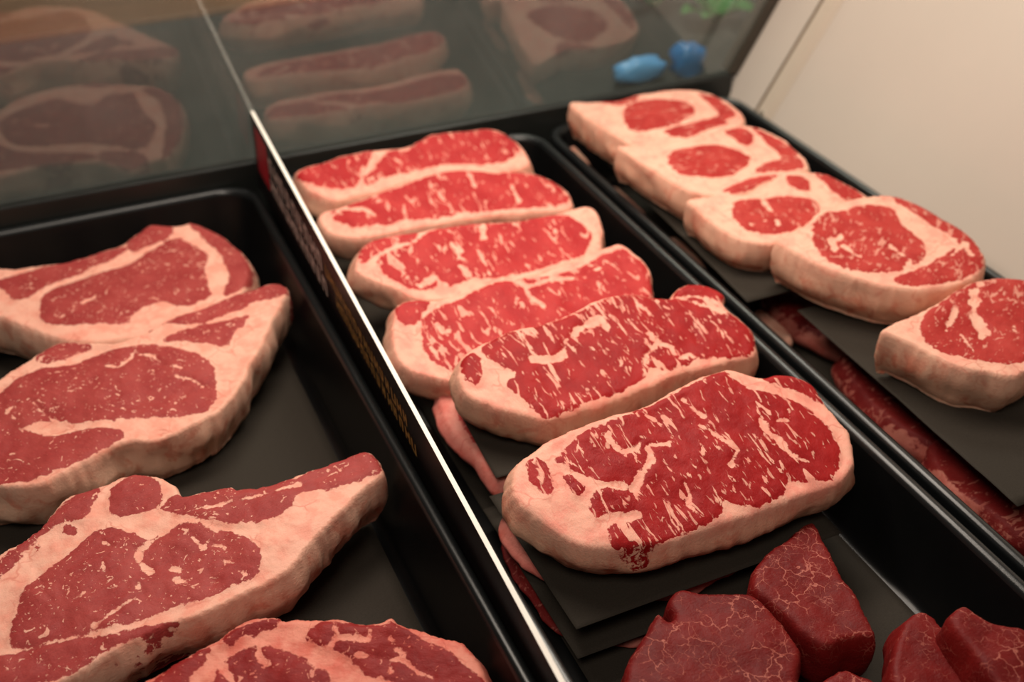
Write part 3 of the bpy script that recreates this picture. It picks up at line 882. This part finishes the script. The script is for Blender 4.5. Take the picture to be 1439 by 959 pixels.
steak('rib_steak', 'rib steak third from the back in the left tray, long pointed tail beside the sign', 'steak', GA,
      Frame((230, 790), -0.004, 7),
      Q([(-170, 640), (-90, 520), (0, 402), (70, 360), (150, 300), (200, 240), (260, 192), (370, 160), (440, 130), (500, 118), (560, 125), (625, 152), (658, 192), (720, 185), (830, 165), (862, 175), (960, 160), (1050, 130), (1150, 95), (1230, 60), (1310, 35), (1350, 50), (1385, 110), (1372, 140), (1325, 172), (1260, 230), (1190, 300), (1130, 370), (1080, 430), (1030, 480), (930, 535), (800, 590), (700, 632), (600, 672), (480, 735), (380, 795), (280, 850), (200, 890), (60, 940), (-100, 930), (-200, 800)]),
      [(EYE, Q([(35, 740), (60, 620), (100, 520), (240, 420), (320, 340), (390, 310), (470, 320), (535, 352), (595, 325), (680, 295), (780, 315), (880, 340), (930, 390), (945, 440), (920, 490), (850, 520), (760, 560), (650, 590), (560, 630), (400, 680), (250, 710), (120, 740)])),
       (CAPM, Q([(388, 235), (410, 170), (470, 122), (540, 122), (582, 158), (592, 200), (560, 240), (480, 262), (410, 268)])),
       (STRIPM, Q([(580, 245), (620, 200), (720, 188), (840, 165), (950, 162), (1060, 132), (1200, 72), (1310, 38), (1352, 58), (1378, 110), (1300, 140), (1180, 170), (1085, 200), (1060, 240), (980, 292), (900, 305), (800, 300), (700, 272), (620, 262)])),
       (TAIL, Q([(-100, 560), (0, 430), (60, 380), (150, 310), (225, 230), (300, 180), (365, 168), (340, 230), (310, 285), (240, 290), (150, 335), (60, 440), (-20, 510)])),
       (ISL, Q([(225, 320), (245, 302), (278, 310), (270, 332), (238, 338)])),
       (ISL, Q([(122, 385), (135, 370), (150, 380), (140, 398)])),
       (STRIPM, Q([(-60, 800), (30, 775), (200, 735), (450, 695), (600, 652), (650, 660), (480, 722), (330, 805), (180, 868), (0, 900), (-120, 880)]))],
      [(Q([(575, 335), (500, 392), (505, 430), (540, 470)]), 7), (Q([(690, 340), (720, 370), (735, 380)]), 6), (Q([(770, 370), (810, 380)]), 5), (Q([(810, 430), (845, 435)]), 7), (Q([(860, 465), (885, 480)]), 6), (Q([(640, 500), (690, 500)]), 6), (Q([(760, 520), (780, 495)]), 5), (Q([(270, 575), (320, 550)]), 6), (Q([(370, 440), (380, 480)]), 6), (Q([(500, 520), (510, 550)]), 6), (Q([(340, 670), (420, 620), (490, 570)]), 3), (Q([(400, 380), (370, 365)]), 5), (Q([(150, 520), (160, 560), (190, 580)]), 3), (Q([(620, 455), (650, 460)]), 6), (Q([(700, 250), (820, 230), (960, 200), (1080, 160)]), 3)],
      t=0.046, mat=M_RIB, ds=0.0015, rough=1.5, rr=0.003, bulge=0.003, grain=Q([(270, 575), (320, 550)]))
Q3 = lambda pts: T(400, 830, 4.797, pts)
steak('rib_steak', 'dark rib steak at the bottom edge of the photo, nearest in the left tray', 'steak', GA,
      Frame((450, 960), -0.004, 6),
      Q([(505, 880), (560, 832), (640, 782), (740, 732), (830, 672), (900, 637), (1000, 626)]) + Q3([(0, 180), (150, 178), (330, 178), (500, 200), (640, 200), (720, 165), (800, 215), (950, 245), (1080, 300), (1180, 320), (1280, 400), (1330, 480), (1380, 580), (1385, 680)]) + [(660, 1010), (590, 1050), (450, 1075), (300, 1060), (215, 1010)],
      [(EYE, Q([(760, 900), (800, 790), (880, 740), (960, 730), (1050, 760), (1130, 800), (1190, 850), (1150, 960), (900, 1010)])),
       (CAPM, Q3([(150, 320), (200, 250), (330, 205), (500, 215), (640, 225), (800, 240), (950, 330), (1080, 380), (1200, 480), (1300, 560), (1370, 640), (1300, 760), (1000, 700), (700, 600), (560, 560), (400, 440), (300, 390)])),
       (TAIL, Q([(560, 850), (650, 790), (740, 745), (760, 770), (700, 840), (640, 900), (540, 900)])),
       (STRIPM, Q([(800, 710), (860, 670), (930, 645), (1010, 640), (960, 680), (880, 700), (830, 740)]))],
      [(Q([(940, 690), (930, 760), (960, 800)]), 6), (Q([(740, 760), (800, 810), (850, 880)]), 8), (Q3([(300, 400), (360, 300), (330, 210)]), 3), (Q3([(330, 320), (560, 330), (580, 280)]), 4), (Q3([(500, 435), (640, 440), (800, 460), (900, 540), (1000, 580)]), 6), (Q3([(710, 320), (760, 390), (820, 425), (780, 440)]), 4), (Q3([(700, 450), (710, 540)]), 4), (Q3([(900, 270), (1000, 320), (1150, 400), (1300, 450)]), 8)],
      t=0.046, mat=M_RIBD, ds=0.0017, rough=1.5, rr=0.006, grain=Q3([(500, 435), (800, 460)]))

# --- tenderloin pieces
Q = lambda pts: T(899, 600, 2.665, pts)
FILL = lambda pts: [(EYE, pts)]


def filet(label, px, z, pts, t=0.046, tilt=2, roll=0):
    big = [(px[0] + (x - px[0]) * 1.25, px[1] + (y - px[1]) * 1.25) for x, y in pts]
    steak('tenderloin_piece', label, 'meat', GF, Frame(px, z, tilt, roll), pts, [(EYE, big)], [], t=t, mat=M_FILET, ds=0.0016, rr=0.005, bulge=0.003, parts=False)


filet('large dark red tenderloin piece below the front strip steak, cut by the bottom edge', (1005, 900), -0.012,
      Q([(-58, 980), (-55, 930), (-38, 850), (12, 770), (60, 692), (80, 695), (112, 722), (125, 700), (108, 650), (130, 612), (165, 600), (220, 608), (280, 615), (400, 615), (450, 640), (500, 690), (560, 760), (605, 825), (612, 860), (600, 950), (580, 1040), (400, 1120), (150, 1130), (0, 1080)]))
filet('wedge shaped tenderloin piece standing between the strip steak and its larger neighbour', (1140, 830), -0.012,
      Q([(415, 580), (428, 520), (480, 460), (540, 420), (590, 380), (635, 350), (665, 362), (700, 430), (740, 500), (770, 560), (820, 620), (850, 680), (888, 775), (840, 790), (770, 800), (710, 825), (650, 805), (560, 725), (480, 655), (428, 615)]))
filet('tenderloin piece with pale strip of fat at its left side, near the bottom right corner', (1330, 930), -0.008,
      Q([(955, 800), (985, 730), (1040, 685), (1090, 695), (1150, 757), (1215, 825), (1270, 890), (1330, 970), (1350, 1050), (1150, 1100), (980, 1050), (940, 900)]))
filet('tenderloin piece in the bottom right corner of the photo', (1400, 900), 0.010,
      Q([(1150, 715), (1190, 672), (1225, 665), (1280, 700), (1340, 728), (1440, 748), (1472, 800), (1470, 980), (1400, 1030), (1300, 920), (1235, 832), (1180, 765)]))
filet('small tip of a tenderloin piece at the bottom edge between two larger ones', (1190, 955), -0.022,
      Q([(670, 965), (715, 918), (770, 898), (830, 920), (885, 945), (900, 1010), (860, 1090), (720, 1090), (675, 1030)]), t=0.038)

# --- lower layer seen under the papers
GL = 'steaks of the lower layer'


def low(label, px, z, pts, leans, t=0.022, tilt=6, mat=None, **kw):
    if mat is None:
        leans = [[(px[0] + (x - px[0]) * 1.22, px[1] + (y - px[1]) * 1.3) for x, y in q] for q in leans]
    return steak('steak', label, 'steak', GL, Frame(px, z, tilt), pts, [(EYE, q) for q in leans], [], t=t, mat=mat or M_LOW, ds=0.0022, rr=0.006, bulge=0.003, parts=False, **kw)


low('curled pink edge of a lower steak under the second strip steak, by the sign', (700, 600), -0.022,
    [(618, 540), (632, 532), (660, 540), (760, 560), (900, 590), (930, 640), (860, 680), (760, 690), (700, 680), (672, 650), (648, 622), (628, 600), (614, 570)],
    [[(636, 545), (700, 560), (850, 600), (860, 660), (740, 670), (690, 640), (652, 600)]], t=0.018, mat=M_FLAP)
low('lower steak with pale fat end peeking out left of the front strip steak', (800, 760), -0.030,
    [(716, 700), (740, 690), (820, 690), (1000, 720), (1050, 770), (960, 820), (850, 830), (770, 800), (730, 765), (707, 735)],
    [[(722, 715), (742, 705), (820, 705), (960, 750), (900, 800), (800, 790), (745, 760)]], t=0.016, tilt=4, mat=M_FLAP)
low('dark ragged steak at the bottom of the stack left of the front strip steak', (800, 830), -0.050,
    [(716, 748), (735, 738), (820, 740), (1000, 790), (1010, 850), (900, 890), (800, 880), (760, 845), (732, 800)],
    [[(690, 740), (740, 735), (1000, 780), (1010, 850), (800, 880), (750, 845)]], t=0.011, tilt=2)
low('lower steak showing red under the large ribeye, on the tray floor', (1180, 440), -0.036,
    [(1074, 402), (1090, 385), (1150, 390), (1300, 420), (1330, 470), (1250, 500), (1180, 480), (1120, 452), (1085, 425)],
    [[(1085, 405), (1100, 392), (1160, 400), (1290, 440), (1260, 480), (1170, 465), (1110, 435)]], t=0.026, tilt=0)
low('lower steak showing dark red under the nearest ribeye, on the tray floor', (1300, 560), -0.036,
    [(1178, 510), (1195, 495), (1260, 505), (1400, 545), (1440, 600), (1360, 640), (1280, 610), (1220, 565)],
    [[(1195, 515), (1210, 505), (1280, 520), (1400, 570), (1350, 620), (1270, 590), (1220, 555)]], t=0.026, tilt=0)
low('darkest lower steak at the right edge, under the paper of the nearest ribeye', (1440, 690), -0.036,
    [(1305, 632), (1320, 612), (1400, 620), (1530, 670), (1550, 740), (1460, 760), (1380, 715), (1330, 680)],
    [[(1310, 635), (1330, 622), (1400, 632), (1520, 690), (1460, 745), (1380, 700)]], t=0.026, tilt=0)


def fat_strip(label, pts, z, t=0.014):
    c = np.mean(np.array(pts), 0)
    steak('fat_trimming', label, 'fat', 'fat trimmings along the right tray', Frame(tuple(c), z), pts, [], [], t=t, mat=M_TRIM, ds=0.002, rr=0.005, bulge=0.002, parts=False, rough=0.7)


fat_strip('rounded pale fat trimming below the rearmost ribeye', [(786, 200), (797, 196), (812, 206), (828, 224), (834, 236), (820, 236), (802, 222)], -0.022, 0.022)
fat_strip('thin pale fat trimming beside the second ribeye at the tray wall', [(856, 264), (868, 262), (890, 280), (908, 298), (900, 302), (880, 288)], -0.045)
fat_strip('thin pale fat trimming beside the third ribeye at the tray wall', [(940, 334), (952, 332), (975, 350), (992, 370), (984, 374), (962, 358)], -0.045)
fat_strip('long pale fat trimming at the tray wall nearest to the strip steaks', [(1060, 438), (1070, 432), (1090, 445), (1112, 466), (1114, 476), (1102, 474), (1078, 456)], -0.045)


# ------------------------------------------------------------------ butcher paper
def paper(label, corners, z, seed, amp=0.0012, nx=40, ny=30):
    C4 = [np.array(c, float)[:2] for c in corners]
    vs, fs = [], []
    g = []
    for j in range(ny + 1):
        for i in range(nx + 1):
            a, b = i / nx, j / ny
            g.append(C4[0] * (1 - a) * (1 - b) + C4[1] * a * (1 - b) + C4[2] * a * b + C4[3] * (1 - a) * b)
    g = np.c_[np.array(g), np.zeros(len(g))]
    zz = z + (vnoise(g, 14, seed) * 0.7 + vnoise(g * np.array([1, 2.2, 1]), 35, seed + 1) * 0.35) * amp
    for k, p in enumerate(g): vs.append((p[0], p[1], zz[k]))
    for j in range(ny):
        for i in range(nx):
            a = j * (nx + 1) + i
            fs.append((a, a + 1, a + nx + 2, a + nx + 1))
    c = g.mean(0)
    c[2] = z
    o = mesh_obj('butcher_paper', np.array(vs) - c, fs, M_PAPER)
    o.location = c
    s = o.modifiers.new('thickness', 'SOLIDIFY')
    s.thickness = 0.0003
    tag(o, label, 'paper', 'sheets of black butcher paper')
    return o


def quad_paper(label, fl, fr, wid, dep, z, seed, amp=0.0012):
    a = at(*fl, z)[:2]
    b = at(*fr, z)[:2]
    u = (b - a) / np.linalg.norm(b - a)
    v = np.array([-u[1], u[0]])
    return paper(label, [a, a + u * wid, a + u * wid + v * dep, a + v * dep], z, seed, amp)


quad_paper('black paper sheet directly under the front strip steak', (810, 885), (1016, 810), 0.190, 0.125, -0.0270, 1, 0.0008)
quad_paper('lower black paper sheet whose corner shows below the front sheet', (812, 926), (1000, 856), 0.185, 0.14, -0.0480, 2, 0.0008)
quad_paper('black paper sheet under the second strip steak, left end showing', (697, 672), (900, 620), 0.17, 0.10, -0.0200, 3, 0.0006)
paper('black paper lining the floor of the middle tray by the tenderloin', [(0.226, 0.255), (0.4375, 0.255), (0.4375, 0.96), (0.226, 0.96)], -0.0626, 4, 0.0005)
paper('black paper lining the floor of the left tray under the rib steaks', [(-0.205, 0.26), (0.1495, 0.26), (0.1495, 0.885), (-0.205, 0.885)], -0.0610, 5, 0.0022)
a = at(1120, 437, -0.010)
b = at(1430, 712, -0.010)
paper('black paper sheet under the two nearest ribeyes', [b[:2], (0.655, b[1]), (0.655, a[1]), a[:2]], -0.0095, 6, 0.0010)
a = at(838, 215, -0.004)
b = at(1050, 425, -0.004)
paper('black paper sheet under the three rear ribeyes', [b[:2], (0.665, b[1]), (0.665, a[1]), a[:2]], -0.0030, 7, 0.0010)
paper('black paper lining the floor of the right tray', [(0.4985, 0.27), (0.667, 0.27), (0.667, 0.95), (0.4985, 0.95)], -0.0630, 8, 0.0006)


# ------------------------------------------------------------------ things beyond the glass
def crumple(name, label, cat, loc, size, mat, seed, group=None):
    vs, fs = [], []
    nu, nv = 18, 10
    for j in range(nv + 1):
        ph = math.pi * j / nv
        for i in range(nu):
            th = math.tau * i / nu
            vs.append((math.cos(th) * math.sin(ph), math.sin(th) * math.sin(ph), -math.cos(ph)))
    V = np.array(vs)
    V = np.sign(V) * np.abs(V) ** 0.7
    V = V * (1 + 0.22 * vnoise(V, 2.2, seed)[:, None] + 0.10 * vnoise(V, 5.0, seed + 3)[:, None]) * np.array(size) / 2
    for j in range(nv):
        for i in range(nu):
            k = (i + 1) % nu
            fs.append((j * nu + i, j * nu + k, (j + 1) * nu + k, (j + 1) * nu + i))
    V[:, 2] -= V[:, 2].min()
    o = mesh_obj(name, V, fs, mat)
    o.location = loc
    return tag(o, label, cat, group)


b = at(905, 121, LZ)
crumple('blue_packet', 'light blue crumpled packet lying beyond the glass foot', 'packet', (b[0], b[1] + 0.012, LZ), (0.062, 0.028, 0.026), M_SKY, 1, 'blue packets outside')
b = at(974, 118, LZ)
crumple('blue_packet', 'dark blue taller packet beyond the glass, by the bronze strip', 'packet', (b[0], b[1] + 0.015, LZ), (0.040, 0.030, 0.040), M_BLUE, 2, 'blue packets outside')


def leaf(parent, ang, ln, wd, lift, seed):
    vs, fs = [], []
    n = 8
    for k in range(n + 1):
        t = k / n
        r = ln * t
        w = wd * math.sin(math.pi * min(1, t * 0.97 + 0.03)) ** 0.8 * (1 + 0.2 * math.sin(9 * t + seed))
        z = lift * math.sin(t * 1.9)
        for sgn in (-1, 0, 1):
            vs.append((r * math.cos(ang) - sgn * w * math.sin(ang), r * math.sin(ang) + sgn * w * math.cos(ang), z + abs(sgn) * w * 0.35))
    for k in range(n):
        for c in (0, 1):
            a = 3 * k + c
            fs.append((a, a + 3, a + 4, a + 1))
    o = mesh_obj('leaf', vs, fs, M_GREEN, parent)
    sm = o.modifiers.new('thickness', 'SOLIDIFY')
    sm.thickness = 0.0008
    return o


for px, lab, n, sd in (((918, 8), 'green leafy sprig beyond the glass, further from the bronze strip', 7, 1), ((1005, 30), 'green leafy sprig beyond the glass, right beside the bronze strip', 9, 2)):
    b = at(*px, LZ)
    r_ = random.Random(sd)
    root = empty('leafy_sprig', loc=(b[0], b[1], LZ))
    tag(root, lab, 'greens', 'leafy sprigs outside')
    for k in range(n):
        leaf(root, r_.uniform(0, math.tau), r_.uniform(0.035, 0.055), r_.uniform(0.010, 0.016), r_.uniform(0.015, 0.045), k)
